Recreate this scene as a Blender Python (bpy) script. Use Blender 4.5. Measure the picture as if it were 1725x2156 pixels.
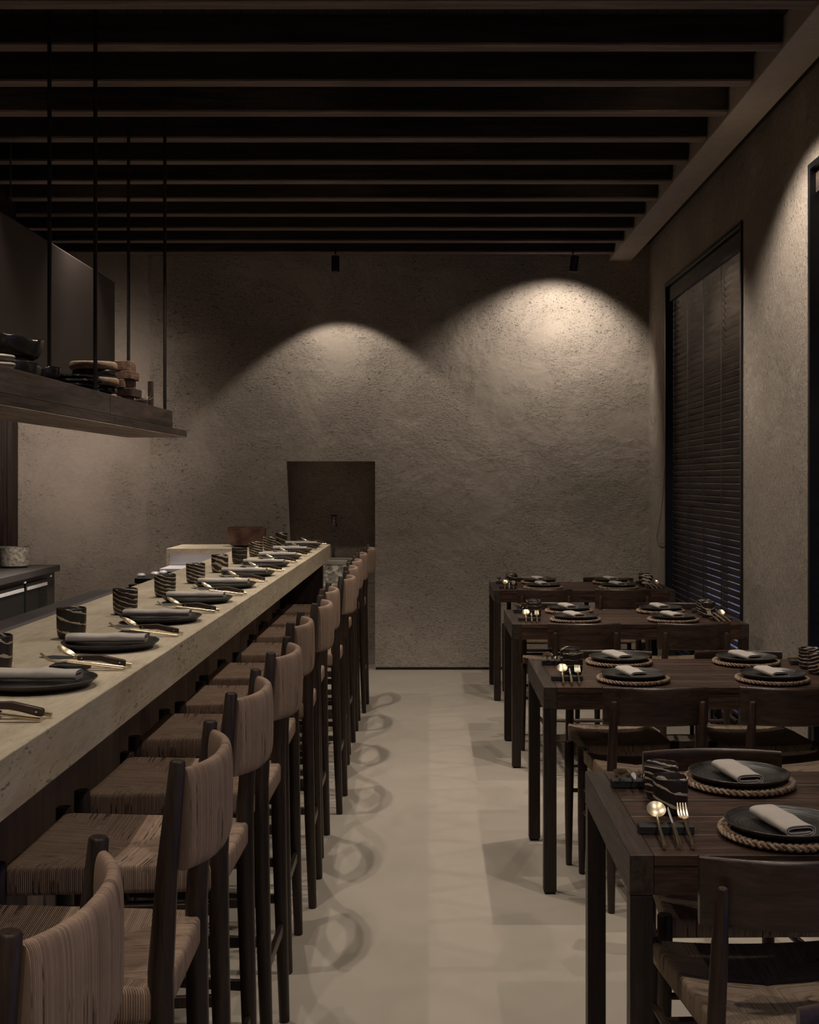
import bpy, math, random
from mathutils import Vector, Matrix
random.seed(7)
PI = math.pi
D = bpy.data
SC = bpy.context.scene
for o in list(D.objects): D.objects.remove(o)

# ------------------------------------------------------------------ camera, world, exposure
EYE = 1.5
F = 2580.0
cam = D.cameras.new('camera')
cam.sensor_fit = 'HORIZONTAL'; cam.sensor_width = 36.0
cam.lens = 36.0 * F / 1725.0
cam.shift_x = -42.5 / 1725.0
cam.shift_y = -68.0 / 1725.0
cam.clip_start = 0.05
camo = D.objects.new('camera', cam)
SC.collection.objects.link(camo)
camo.location = (0, 0, EYE); camo.rotation_euler = (PI/2, 0, 0)
SC.camera = camo
SC.view_settings.view_transform = 'Standard'
SC.view_settings.look = 'None'
SC.view_settings.gamma = 1.0
SC.view_settings.use_curve_mapping = False
SC.view_settings.exposure = 0.16
w = D.worlds.new('night_sky'); SC.world = w; w.use_nodes = True
w.node_tree.nodes['Background'].inputs[0].default_value = (0.34, 0.40, 0.80, 1)
w.node_tree.nodes['Background'].inputs[1].default_value = 0.38

WARM = (1.0, 0.885, 0.755)
# the room's ceiling spots: x, y, z, aim point, power, cone (degrees), blend, visible on a stem?
SPOTS = [
    (-0.70, 9.10, 3.045, 15, 31, 97, 0.25, 'left of the two black spotlights hanging before the back wall'),
    (1.065, 9.10, 3.045, 41, 46, 112, 0.50, 'right of the two black spotlights hanging before the back wall, tilted'),
]
ROW = [7.25, 5.40, 3.55, 1.70, -0.15, -2.0, -3.85]
TABLE_SPOTS = [(1.08, y, p) for y, p in zip(ROW, (72, 100, 70, 55, 45, 40, 40))]
BAR_SPOTS = [(-0.70, y, p) for y, p in zip(ROW, (82, 86, 68, 56, 45, 40, 40))]
ADDED_KITCHEN_SPOTS = [(-2.02, y, p) for y, p in zip(ROW, (40, 40, 40, 30, 30, 30, 30))]  # unseen row, added to brighten the kitchen side and its ceiling
HOOD_POWER = 14
ADDED_FILL_POWER = 48

# ------------------------------------------------------------------ helpers
def link(o):
    SC.collection.objects.link(o); return o

class MB:
    def __init__(s): s.v = []; s.f = []; s.uv = {}
    def add(s, vs, fs, uvs=None):
        n = len(s.v); s.v += [tuple(p) for p in vs]
        for i, f in enumerate(fs):
            s.f.append([n+j for j in f])
            if uvs: s.uv[len(s.f)-1] = uvs[i]
        return s
    def box(s, x0, x1, y0, y1, z0, z1):
        vs = [(x, y, z) for z in (z0, z1) for y in (y0, y1) for x in (x0, x1)]
        return s.add(vs, [(0,2,3,1), (4,5,7,6), (0,1,5,4), (2,6,7,3), (0,4,6,2), (1,3,7,5)])
    def tube(s, pts, rad, n=12, cap=True, sx=1.0, rib=0.0, closed=False):
        pts = [Vector(p) for p in pts]; m = len(pts)
        if not hasattr(rad, '__len__'): rad = [rad]*m
        vs = []; ref = None
        for i, p in enumerate(pts):
            if closed: t = pts[(i+1) % m] - pts[i-1]
            else: t = pts[min(i+1, m-1)] - pts[max(i-1, 0)]
            t.normalize()
            if ref is None:
                ref = Vector((0, 0, 1)) if abs(t.z) < .9 else Vector((1, 0, 0))
            a = t.cross(ref)
            if a.length < 1e-6: a = t.cross(Vector((0, 1, 0)))
            a.normalize(); b = a.cross(t).normalized(); ref = b
            for k in range(n):
                th = 2*PI*k/n; r = rad[i]*(1 - (rib if k % 2 else 0))
                vs.append(p + a*(math.cos(th)*r*sx) + b*(math.sin(th)*r))
        fs = []
        for i in range(m if closed else m-1):
            j = (i+1) % m
            for k in range(n):
                l = (k+1) % n
                fs.append((i*n+k, i*n+l, j*n+l, j*n+k))
        if cap and not closed:
            fs.append(tuple(range(n))[::-1]); fs.append(tuple((m-1)*n+k for k in range(n)))
        return s.add(vs, fs)
    def lathe(s, prof, n=48, c=(0, 0, 0), wob=0.0, seed=0, closed=False):
        rnd = random.Random(seed); ph = [rnd.uniform(0, 6.28) for _ in range(4)]
        vs = []
        for (r, z) in prof:
            for k in range(n):
                th = 2*PI*k/n
                rr = r*(1 + wob*(math.sin(2*th+ph[0])*.6 + math.sin(3*th+ph[1])*.4 + .3*math.sin(7*th+ph[2])))
                zz = z*(1 + wob*1.5*math.sin(3*th+ph[3]) * (1 if z > 0 else 0))
                vs.append((c[0]+rr*math.cos(th), c[1]+rr*math.sin(th), c[2]+zz))
        fs = []; m = len(prof)
        for i in range(m-1):
            for k in range(n):
                l = (k+1) % n
                fs.append((i*n+k, i*n+l, (i+1)*n+l, (i+1)*n+k))
        if prof[0][0] > 1e-5: fs.append(tuple(range(n))[::-1])
        if prof[-1][0] > 1e-5: fs.append(tuple((m-1)*n+k for k in range(n)))
        return s.add(vs, fs)
    def prism(s, poly, z0, z1, axis='z'):
        n = len(poly)
        def P(a, b, c):
            return {'z': (a, b, c), 'x': (c, a, b), 'y': (a, c, b)}[axis]
        vs = [P(a, b, z0) for a, b in poly] + [P(a, b, z1) for a, b in poly]
        fs = [tuple(range(n))[::-1], tuple(range(n, 2*n))] + [(i, (i+1) % n, n+(i+1) % n, n+i) for i in range(n)]
        return s.add(vs, fs)
    def move(s, M):
        s.v = [tuple(M @ Vector(p)) for p in s.v]; return s
    def mesh(s, name, mat, smooth=True, ang=40, bevel=0):
        me = D.meshes.new(name)
        me.from_pydata(s.v, [], s.f)
        if s.uv:
            l = me.uv_layers.new(name='UVMap')
            for i, p in enumerate(me.polygons):
                u = s.uv.get(i)
                if u:
                    for j, li in enumerate(p.loop_indices): l.data[li].uv = u[j]
        me.update()
        import bmesh
        bm = bmesh.new(); bm.from_mesh(me)
        bmesh.ops.recalc_face_normals(bm, faces=bm.faces)
        bm.to_mesh(me); bm.free()
        if smooth:
            for p in me.polygons: p.use_smooth = True
            me.set_sharp_from_angle(angle=math.radians(ang))
        me.materials.append(mat)
        return me

def obj(name, mb, mat, parent=None, bevel=0, smooth=True, ang=40, loc=None):
    o = D.objects.new(name, mb.mesh(name, mat, smooth, ang)); link(o)
    if parent: o.parent = parent
    if loc: o.location = loc
    if bevel:
        m = o.modifiers.new('bevel', 'BEVEL'); m.width = bevel; m.segments = 2; m.limit_method = 'ANGLE'; m.angle_limit = math.radians(50)
        m.harden_normals = True
    return o

def tag(o, label, cat, group=None, kind=None):
    o['label'] = label; o['category'] = cat
    if group: o['group'] = group
    if kind: o['kind'] = kind
    return o

def thing(name, label, cat, loc=(0, 0, 0), rz=0, group=None):
    o = D.objects.new(name, None); link(o); o.empty_display_size = .05
    o.location = loc; o.rotation_euler = (0, 0, rz)
    return tag(o, label, cat, group)

def struct(name, mb, mat, parent=None, bevel=0, label=None, smooth=True):
    o = obj(name, mb, mat, parent, bevel, smooth)
    if not parent: o['kind'] = 'structure'
    if label: o['label'] = label
    return o

def dup(root, loc, rz=None, label=None, group=None, rot=None):
    r = root.copy(); link(r); r.location = loc
    if rz is not None: r.rotation_euler = (0, 0, rz)
    if rot is not None: r.rotation_euler = rot
    if label: r['label'] = label
    if group: r['group'] = group
    for ch in [c for c in D.objects if c.parent == root]:
        c = ch.copy(); link(c); c.parent = r; c.matrix_parent_inverse = ch.matrix_parent_inverse
        for g in [x for x in D.objects if x.parent == ch]:
            d = g.copy(); link(d); d.parent = c
    return r

class Pool:      # the first placement uses the prototype itself, later ones copy it
    def __init__(s, make): s.make = make; s.o = None
    def put(s, loc, rz, label, group=None, rot=None):
        if s.o is None:
            o = s.o = s.make()
            s.base = dict(loc=None)
            o.location = loc; o.rotation_euler = rot if rot is not None else (0, 0, rz)
            o['label'] = label
            if group: o['group'] = group
            return o
        return dup(s.o, loc, rz if rot is None else None, label, group, rot)

# ------------------------------------------------------------------ materials
def newmat(name):
    m = D.materials.new(name); m.use_nodes = True
    nt = m.node_tree; b = nt.nodes['Principled BSDF']
    return m, nt, b
def nd(nt, t, **kw):
    n = nt.nodes.new(t)
    for k, v in kw.items():
        if k.startswith('i_'):
            key = k[2:]
            n.inputs[int(key) if key.isdigit() else key.replace('_', ' ')].default_value = v
        else: setattr(n, k, v)
    return n
def rgba(c): return (c[0], c[1], c[2], 1)
def coords(nt, scale=(1, 1, 1), kind='Object', rot=(0, 0, 0)):
    tc = nd(nt, 'ShaderNodeTexCoord'); mp = nd(nt, 'ShaderNodeMapping')
    mp.inputs['Scale'].default_value = scale; mp.inputs['Rotation'].default_value = rot
    nt.links.new(tc.outputs[kind], mp.inputs['Vector'])
    return mp.outputs[0]
def noise(nt, vec, scale, detail=4, rough=.55, dist=0):
    n = nd(nt, 'ShaderNodeTexNoise'); n.inputs['Scale'].default_value = scale
    n.inputs['Detail'].default_value = detail; n.inputs['Roughness'].default_value = rough
    n.inputs['Distortion'].default_value = dist
    nt.links.new(vec, n.inputs['Vector']); return n.outputs['Fac']
def ramp(nt, fac, stops):
    r = nd(nt, 'ShaderNodeValToRGB')
    el = r.color_ramp.elements
    while len(el) < len(stops): el.new(.5)
    for e, (p, c) in zip(el, stops):
        e.position = p; e.color = rgba(c) if hasattr(c, '__len__') else (c, c, c, 1)
    nt.links.new(fac, r.inputs[0]); return r.outputs[0]
def bump(nt, b, h, strength=.5, dist=.01, prev=None):
    n = nd(nt, 'ShaderNodeBump'); n.inputs['Strength'].default_value = strength; n.inputs['Distance'].default_value = dist
    nt.links.new(h, n.inputs['Height'])
    if prev: nt.links.new(prev, n.inputs['Normal'])
    nt.links.new(n.outputs[0], b.inputs['Normal']); return n.outputs[0]
def mathn(nt, op, a, b=None, c=None):
    n = nd(nt, 'ShaderNodeMath', operation=op)
    for i, x in enumerate((a, b, c)):
        if x is None: continue
        if isinstance(x, (int, float)): n.inputs[i].default_value = x
        else: nt.links.new(x, n.inputs[i])
    return n.outputs[0]

def plain(name, col, rough=.5, metal=0, spec=.5, nscale=None, var=.25, bmp=0, bscale=200):
    m, nt, b = newmat(name)
    b.inputs['Roughness'].default_value = rough; b.inputs['Metallic'].default_value = metal
    b.inputs['Specular IOR Level'].default_value = spec
    v = coords(nt)
    f = noise(nt, v, nscale or 12, 5)
    c = ramp(nt, f, [(.3, [x*(1-var) for x in col]), (.7, [min(1, x*(1+var)) for x in col])])
    nt.links.new(c, b.inputs['Base Color'])
    if bmp: bump(nt, b, noise(nt, v, bscale, 3), bmp, .002)
    return m

def wood(name, c1, c2, axis='x', rough=.5, scale=1.0, spec=.4, bmp=.25):
    m, nt, b = newmat(name)
    st = {'x': (1.2, 14, 14), 'y': (14, 1.2, 14), 'z': (14, 14, 1.2)}[axis]
    oi = nd(nt, 'ShaderNodeObjectInfo')
    tc = nd(nt, 'ShaderNodeTexCoord'); ad = nd(nt, 'ShaderNodeVectorMath', operation='ADD')
    cx = nd(nt, 'ShaderNodeCombineXYZ')
    k = mathn(nt, 'MULTIPLY', oi.outputs['Random'], 13.7)
    for i in range(3): nt.links.new(k, cx.inputs[i])
    nt.links.new(tc.outputs['Object'], ad.inputs[0]); nt.links.new(cx.outputs[0], ad.inputs[1])
    mp = nd(nt, 'ShaderNodeMapping'); mp.inputs['Scale'].default_value = [x*scale for x in st]
    nt.links.new(ad.outputs[0], mp.inputs['Vector']); v = mp.outputs[0]
    f1 = noise(nt, v, 1.3, 6, .6, 1.2); f2 = noise(nt, v, 9, 5, .7, .3)
    mx = mathn(nt, 'ADD', mathn(nt, 'MULTIPLY', f1, .6), mathn(nt, 'MULTIPLY', f2, .4))
    nt.links.new(ramp(nt, mx, [(.40, c1), (.62, c2)]), b.inputs['Base Color'])
    b.inputs['Roughness'].default_value = rough; b.inputs['Specular IOR Level'].default_value = spec
    nt.links.new(ramp(nt, f2, [(.3, rough*.85), (.7, min(1, rough*1.25))]), b.inputs['Roughness'])
    bump(nt, b, f2, bmp, .002)
    return m

def plaster(name, col, strength=.9, pit=1.0, squash=(1, 1, 1.7), lo=.44):
    m, nt, b = newmat(name)
    b.inputs['Roughness'].default_value = .95; b.inputs['Specular IOR Level'].default_value = .12
    v = coords(nt, squash); v0 = coords(nt)
    big = noise(nt, v0, 1.3, 4); mid = noise(nt, v0, 5, 3, .5, .3)
    f2 = noise(nt, v, 34, 5, .65, .2); fine = noise(nt, v, 110, 3, .7)
    patch = ramp(nt, noise(nt, v0, 1.7, 4, .65, .3), [(lo, .06), (lo+.20, 1.0)])
    pa = ramp(nt, noise(nt, v, 30, 4, .6, .5), [(.29, 1.0), (.36, 0.0)])
    pb = ramp(nt, noise(nt, v, 75, 3, .6, .3), [(.30, 1.0), (.38, 0.0)])
    pits = mathn(nt, 'MULTIPLY', mathn(nt, 'MAXIMUM', pa, mathn(nt, 'MULTIPLY', pb, .7)), patch)
    base = ramp(nt, mathn(nt, 'ADD', mathn(nt, 'MULTIPLY', big, .6), mathn(nt, 'MULTIPLY', f2, .4)), [(.36, [x*.84 for x in col]), (.64, [x*1.12 for x in col])])
    mx2 = nd(nt, 'ShaderNodeMix', data_type='RGBA', blend_type='MULTIPLY')
    mx2.inputs[7].default_value = (.40, .38, .36, 1)
    nt.links.new(mathn(nt, 'MULTIPLY', pits, .38*pit), mx2.inputs[0])
    nt.links.new(base, mx2.inputs[6]); nt.links.new(mx2.outputs[2], b.inputs['Base Color'])
    h = mathn(nt, 'ADD', mathn(nt, 'MULTIPLY', mid, .8), mathn(nt, 'MULTIPLY', mathn(nt, 'MULTIPLY', f2, patch), .65))
    h = mathn(nt, 'ADD', h, mathn(nt, 'MULTIPLY', mathn(nt, 'MULTIPLY', fine, patch), .30))
    h = mathn(nt, 'SUBTRACT', h, mathn(nt, 'MULTIPLY', pits, .60*pit))
    bump(nt, b, h, strength, .020)
    return m

M = {}
M['plaster'] = plaster('rough_plaster', (.345, .298, .255), 1.0, 1.1, (1, 1, 1.6), .37)
M['plaster_side'] = plaster('rough_plaster_vertical', (.36, .308, .262), 1.0, 1.2, (1, 2.0, 1), .30)
M['plaster_smooth'] = plaster('smooth_plaster', (.348, .298, .256), .8, .9, (1, 1, 1.6), .48)
M['soffit'] = plaster('soffit_plaster', (.38, .33, .285), .12, 0)
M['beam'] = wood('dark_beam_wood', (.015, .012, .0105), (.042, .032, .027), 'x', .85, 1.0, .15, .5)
M['beam_under'] = wood('pale_underside_wood', (.10, .076, .062), (.22, .165, .135), 'x', .75, 1.0, .25, .5)  # paler than the beam sides
M['board'] = wood('ceiling_board_wood', (.022, .017, .014), (.042, .032, .026), 'y', .8, 1.0, .2)
M['table'] = wood('table_wood', (.015, .008, .0055), (.072, .037, .025), 'x', .36, 1.2, .35)
M['table_y'] = wood('table_wood_cross', (.014, .0095, .0075), (.048, .032, .024), 'y', .42, 1.2, .35)
M['table_z'] = wood('table_wood_upright', (.010, .0065, .005), (.030, .018, .013), 'z', .40, 1.2, .35)
M['chair'] = wood('chair_wood', (.015, .0085, .006), (.046, .024, .016), 'z', .36, 1.5, .4)
M['chair_y'] = wood('chair_back_wood', (.018, .010, .007), (.052, .028, .019), 'y', .32, 1.1, .5)
M['stool'] = wood('stool_wood', (.013, .0085, .0065), (.038, .023, .017), 'z', .36, 1.5, .35)
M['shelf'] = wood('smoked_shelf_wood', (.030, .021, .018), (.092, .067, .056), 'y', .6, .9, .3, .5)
M['shelf_under'] = wood('shelf_wood_bounce_lit', (.18, .14, .12), (.40, .32, .275), 'y', .7, .9, .2, .3)  # shelf wood lightened to carry the light bounced up from the counter
M['panel'] = wood('bar_base_wood', (.17, .125, .105), (.26, .195, .165), 'z', .7, .6, .2)
M['darkpanel'] = wood('tall_panel_wood', (.016, .0095, .008), (.042, .024, .020), 'z', .5, .6, .35)
M['pale_wood'] = wood('pale_board_wood', (.20, .125, .075), (.38, .26, .165), 'y', .6, 1.4, .3)
M['red_wood'] = wood('reddish_board_wood', (.075, .038, .026), (.30, .17, .11), 'y', .55, 1.4, .4)
M['blind'] = wood('blind_slat_wood', (.085, .066, .052), (.21, .165, .13), 'y', .45, 1.0, .4, .15)
M['black_metal'] = plain('black_metal', (.012, .0115, .012), .45, .3)
M['rod'] = plain('rod_metal', (.030, .024, .020), .42, .6)
M['black_frame'] = plain('black_frame', (.010, .010, .011), .35, .2)
M['seam'] = plain('dark_gap', (.006, .005, .005), .9)
M['gapline'] = plain('pale_plank_joint', (.22, .165, .125), .4)  # pale line drawn in each plank joint
M['hood'] = plain('hood_metal', (.105, .082, .074), .48, .12, .5, 2.0, .18)
M['steel'] = plain('brushed_steel', (.68, .65, .68), .5, .3, .5, 4, .10)
M['steel_dark'] = plain('dark_steel', (.10, .09, .09), .55, .75, .5, 4, .15)
M['steel_door'] = plain('dark_steel_door', (.030, .031, .031), .4, .7, .5, 4, .1)
M['brass'] = plain('brushed_brass', (.62, .50, .33), .27, 1.0, .5, 60, .12)
M['brass_bowl'] = plain('polished_brass', (.72, .61, .43), .38, 1.0, .5, 30, .08)
M['black_stone'] = plain('black_slate', (.016, .017, .018), .62, 0, .4, 60, .3, .4, 300)
M['copper'] = plain('aged_copper', (.12, .062, .048), .55, .35, .5, 16, .6, .3, 60)
M['bowl_stone'] = plain('weathered_silver_bowl', (.34, .30, .26), .5, .25, .5, 45, .65, .6, 40)
M['linen'] = plain('taupe_linen', (.40, .355, .32), .95, 0, .1, 30, .06, .35, 900)
M['pale_ceramic'] = plain('pale_ceramic', (.36, .32, .26), .5, 0, .4, 20, .15)
M['black_glaze'] = plain('black_glaze', (.014, .012, .011), .24, 0, .6, 30, .4, .5, 60)
M['wood_handle'] = plain('dark_handle_wood', (.035, .020, .015), .38, 0, .5, 60, .35)
M['straw'] = plain('dry_straw', (.42, .34, .24), .8)
M['rock'] = plaster('rough_rock', (.58, .54, .47), 1.0, .6, (1, 1, 1))
M['rubber'] = plain('black_glide', (.008, .008, .008), .8)

def floor_mat():
    m, nt, b = newmat('microcement_floor')
    v = coords(nt)
    f = noise(nt, v, 1.1, 6, .6, .5); g = noise(nt, v, 5, 7, .65, .8)
    mx = mathn(nt, 'ADD', mathn(nt, 'MULTIPLY', f, .6), mathn(nt, 'MULTIPLY', g, .4))
    nt.links.new(ramp(nt, mx, [(.30, (.325, .280, .232)), (.70, (.372, .324, .270))]), b.inputs['Base Color'])
    nt.links.new(ramp(nt, g, [(.3, .42), (.7, .62)]), b.inputs['Roughness'])
    b.inputs['Specular IOR Level'].default_value = .35
    bump(nt, b, g, .05, .004)
    return m
M['floor'] = floor_mat()

def travertine():
    m, nt, b = newmat('travertine')
    v = coords(nt, (3, 1, 6)); v2 = coords(nt, (3.2, 1.0, 3.2))
    f = noise(nt, v, 3, 7, .6, .6); g = noise(nt, coords(nt, (6, 1, 6)), 16, 5, .65)
    mx = mathn(nt, 'ADD', mathn(nt, 'MULTIPLY', f, .55), mathn(nt, 'MULTIPLY', g, .45))
    base = ramp(nt, mx, [(.36, (.35, .285, .20)), (.5, (.47, .395, .29)), (.64, (.56, .48, .365))])
    p = ramp(nt, noise(nt, v2, 34, 4, .7, .4), [(.355, 1.0), (.415, 0.0)])
    area = ramp(nt, noise(nt, v2, 3, 3), [(.42, .15), (.6, 1.0)])
    tcx = nd(nt, 'ShaderNodeNewGeometry'); sp = nd(nt, 'ShaderNodeSeparateXYZ'); nt.links.new(tcx.outputs['Normal'], sp.inputs[0])
    side = mathn(nt, 'SUBTRACT', 1.0, mathn(nt, 'MULTIPLY', mathn(nt, 'ABSOLUTE', sp.outputs[2]), .75))
    pp = mathn(nt, 'MULTIPLY', mathn(nt, 'MULTIPLY', p, area), side)
    mix = nd(nt, 'ShaderNodeMix', data_type='RGBA'); nt.links.new(pp, mix.inputs[0]); nt.links.new(base, mix.inputs[6]); mix.inputs[7].default_value = (.085, .060, .042, 1)
    nt.links.new(mix.outputs[2], b.inputs['Base Color'])
    b.inputs['Roughness'].default_value = .46; b.inputs['Specular IOR Level'].default_value = .4
    bump(nt, b, mathn(nt, 'SUBTRACT', mathn(nt, 'MULTIPLY', g, .15), pp), .5, .003)
    return m
M['travertine'] = travertine()

def cord_mat(name, seat=True, n=105.0, col=((.25, .165, .118), (.42, .295, .215))):
    m, nt, b = newmat(name)
    b.inputs['Roughness'].default_value = .85; b.inputs['Specular IOR Level'].default_value = .2
    uv = nd(nt, 'ShaderNodeUVMap'); sp = nd(nt, 'ShaderNodeSeparateXYZ'); nt.links.new(uv.outputs[0], sp.inputs[0])
    u, v = sp.outputs[0], sp.outputs[1]
    if seat:
        au = mathn(nt, 'ABSOLUTE', u); av = mathn(nt, 'ABSOLUTE', v)
        sel = mathn(nt, 'GREATER_THAN', au, av)
        # cords run square to the rail they wrap: near front/back rails stripes count along v
        val = mathn(nt, 'ADD', mathn(nt, 'MULTIPLY', sel, v), mathn(nt, 'MULTIPLY', mathn(nt, 'SUBTRACT', 1.0, sel), u))
    else: val = u
    cell = mathn(nt, 'MULTIPLY', val, n/2)
    wv = mathn(nt, 'ABSOLUTE', mathn(nt, 'SINE', mathn(nt, 'MULTIPLY', cell, PI)))
    fl = mathn(nt, 'FLOOR', cell)
    wn = nd(nt, 'ShaderNodeTexWhiteNoise', noise_dimensions='1D'); nt.links.new(fl, wn.inputs['W'])
    vv = coords(nt, (1, 1, 1))
    blot = noise(nt, vv, 22, 4, .6)
    # now and then two cords stand apart and the dark between them shows
    gap = mathn(nt, 'MULTIPLY', mathn(nt, 'GREATER_THAN', wn.outputs['Value'], .80), ramp(nt, noise(nt, vv, 11, 3), [(.50, 0.0), (.60, 1.0)]))
    fib = noise(nt, coords(nt, (1, 1, 1)), 160, 3)
    base = ramp(nt, mathn(nt, 'ADD', mathn(nt, 'MULTIPLY', blot, .55), mathn(nt, 'MULTIPLY', wn.outputs['Value'], .45)), [(.25, col[0]), (.75, col[1])])
    dark = ramp(nt, wv, [(.0, .35 if seat else .5), (.40, 1.0)])
    mx = nd(nt, 'ShaderNodeMix', data_type='RGBA', blend_type='MULTIPLY'); mx.inputs[0].default_value = .85
    nt.links.new(base, mx.inputs[6]); nt.links.new(dark, mx.inputs[7])
    mx2 = nd(nt, 'ShaderNodeMix', data_type='RGBA'); nt.links.new(mathn(nt, 'MULTIPLY', gap, .8), mx2.inputs[0])
    nt.links.new(mx.outputs[2], mx2.inputs[6]); mx2.inputs[7].default_value = (.018, .012, .010, 1)
    nt.links.new(mx2.outputs[2], b.inputs['Base Color'])
    h = mathn(nt, 'SUBTRACT', mathn(nt, 'ADD', wv, mathn(nt, 'MULTIPLY', fib, .3)), mathn(nt, 'MULTIPLY', gap, 1.0))
    bump(nt, b, h, .8 if seat else .5, .0022)
    return m
M['cord_seat'] = cord_mat('paper_cord_seat', True, 118)
M['cord_back'] = cord_mat('paper_cord_back', False, 150, ((.215, .145, .106), (.36, .25, .186)))
M['cord_seat_pale'] = cord_mat('pale_paper_cord_seat', True, 118, ((.30, .21, .145), (.50, .375, .27)))

def cup_mat(name, width, freq, tilt, dist):
    m, nt, b = newmat(name)
    tc = nd(nt, 'ShaderNodeTexCoord'); oi = nd(nt, 'ShaderNodeObjectInfo')
    sp = nd(nt, 'ShaderNodeSeparateXYZ'); nt.links.new(tc.outputs['Object'], sp.inputs[0])
    ad = nd(nt, 'ShaderNodeVectorMath', operation='ADD'); cx = nd(nt, 'ShaderNodeCombineXYZ')
    k = mathn(nt, 'MULTIPLY', oi.outputs['Random'], 9.1)
    nt.links.new(k, cx.inputs[0]); nt.links.new(k, cx.inputs[2])
    nt.links.new(tc.outputs['Object'], ad.inputs[0]); nt.links.new(cx.outputs[0], ad.inputs[1])
    nz = noise(nt, ad.outputs[0], 22, 3, .5); nf = noise(nt, ad.outputs[0], 130, 4, .7)
    s = mathn(nt, 'MULTIPLY', sp.outputs[2], freq)
    s = mathn(nt, 'ADD', s, mathn(nt, 'MULTIPLY', sp.outputs[0], tilt))
    s = mathn(nt, 'ADD', s, mathn(nt, 'MULTIPLY', sp.outputs[1], tilt*-.45))
    s = mathn(nt, 'ADD', s, mathn(nt, 'MULTIPLY', nz, dist)); s = mathn(nt, 'ADD', s, mathn(nt, 'MULTIPLY', nf, .12)); s = mathn(nt, 'ADD', s, k)
    fr = mathn(nt, 'FRACT', s)
    wmod = mathn(nt, 'MULTIPLY', ramp(nt, noise(nt, ad.outputs[0], 30, 2), [(.35, .25), (.6, 1.0)]), width)
    st = mathn(nt, 'LESS_THAN', fr, wmod)
    mix = nd(nt, 'ShaderNodeMix', data_type='RGBA'); nt.links.new(st, mix.inputs[0])
    mix.inputs[6].default_value = (.022, .015, .012, 1); mix.inputs[7].default_value = (.50, .42, .32, 1)
    nt.links.new(mix.outputs[2], b.inputs['Base Color'])
    b.inputs['Roughness'].default_value = .42; b.inputs['Specular IOR Level'].default_value = .5
    bump(nt, b, nf, .25, .0015)
    return m
M['cup_many'] = cup_mat('marbled_cup_many_bands', .36, 68, 20, .55)
M['cup_few'] = cup_mat('marbled_cup_few_bands', .20, 30, 9, .6)
M['cup_wide'] = cup_mat('marbled_cup_wide_bands', .58, 42, 13, .8)
M['cup_dark'] = cup_mat('marbled_cup_dark', .09, 45, 4, 1.0)

def plate_mat():
    m, nt, b = newmat('black_stoneware')
    tc = nd(nt, 'ShaderNodeTexCoord'); v = tc.outputs['Object']
    ln = nd(nt, 'ShaderNodeVectorMath', operation='LENGTH'); nt.links.new(v, ln.inputs[0])
    n1 = noise(nt, v, 25, 4); n2 = noise(nt, v, 9, 5, .7)
    s = mathn(nt, 'SINE', mathn(nt, 'ADD', mathn(nt, 'MULTIPLY', ln.outputs['Value'], 700), mathn(nt, 'MULTIPLY', n1, 5)))
    nt.links.new(ramp(nt, n2, [(.35, (.009, .008, .0075)), (.65, (.024, .021, .019))]), b.inputs['Base Color'])
    nt.links.new(ramp(nt, n2, [(.35, .28), (.65, .48)]), b.inputs['Roughness'])
    bump(nt, b, mathn(nt, 'ADD', s, mathn(nt, 'MULTIPLY', n1, 2)), .14, .0012)
    return m
M['plate'] = plate_mat()
def braid_mat():
    m, nt, b = newmat('braided_straw')
    v = coords(nt); n2 = noise(nt, v, 60, 4, .7); n3 = noise(nt, v, 340, 2)
    nt.links.new(ramp(nt, n2, [(.34, (.07, .038, .024)), (.66, (.36, .245, .16))]), b.inputs['Base Color'])
    b.inputs['Roughness'].default_value = .75; bump(nt, b, n3, .5, .001)
    return m
M['braid'] = braid_mat()
def glass_mat():
    m, nt, b = newmat('window_glass')
    for n in list(nt.nodes):
        if n.type != 'OUTPUT_MATERIAL': nt.nodes.remove(n)
    out = [n for n in nt.nodes if n.type == 'OUTPUT_MATERIAL'][0]
    t = nd(nt, 'ShaderNodeBsdfTransparent'); g = nd(nt, 'ShaderNodeBsdfGlossy'); g.inputs['Roughness'].default_value = .03
    lw = nd(nt, 'ShaderNodeLayerWeight'); lw.inputs[0].default_value = .5; mx = nd(nt, 'ShaderNodeMixShader')
    t.inputs[0].default_value = (.9, .93, .95, 1)
    nt.links.new(mathn(nt, 'MULTIPLY', mathn(nt, 'POWER', lw.outputs['Facing'], 5.0), .5), mx.inputs[0]); nt.links.new(t.outputs[0], mx.inputs[1]); nt.links.new(g.outputs[0], mx.inputs[2])
    nt.links.new(mx.outputs[0], out.inputs['Surface']); return m
M['glass'] = glass_mat()
def lamp_mat():
    m, nt, b = newmat('lamp_lens')
    b.inputs['Base Color'].default_value = (.9, .85, .75, 1)
    b.inputs['Emission Color'].default_value = (1, .88, .72, 1); b.inputs['Emission Strength'].default_value = .6
    return m
M['lens'] = lamp_mat()

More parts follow.
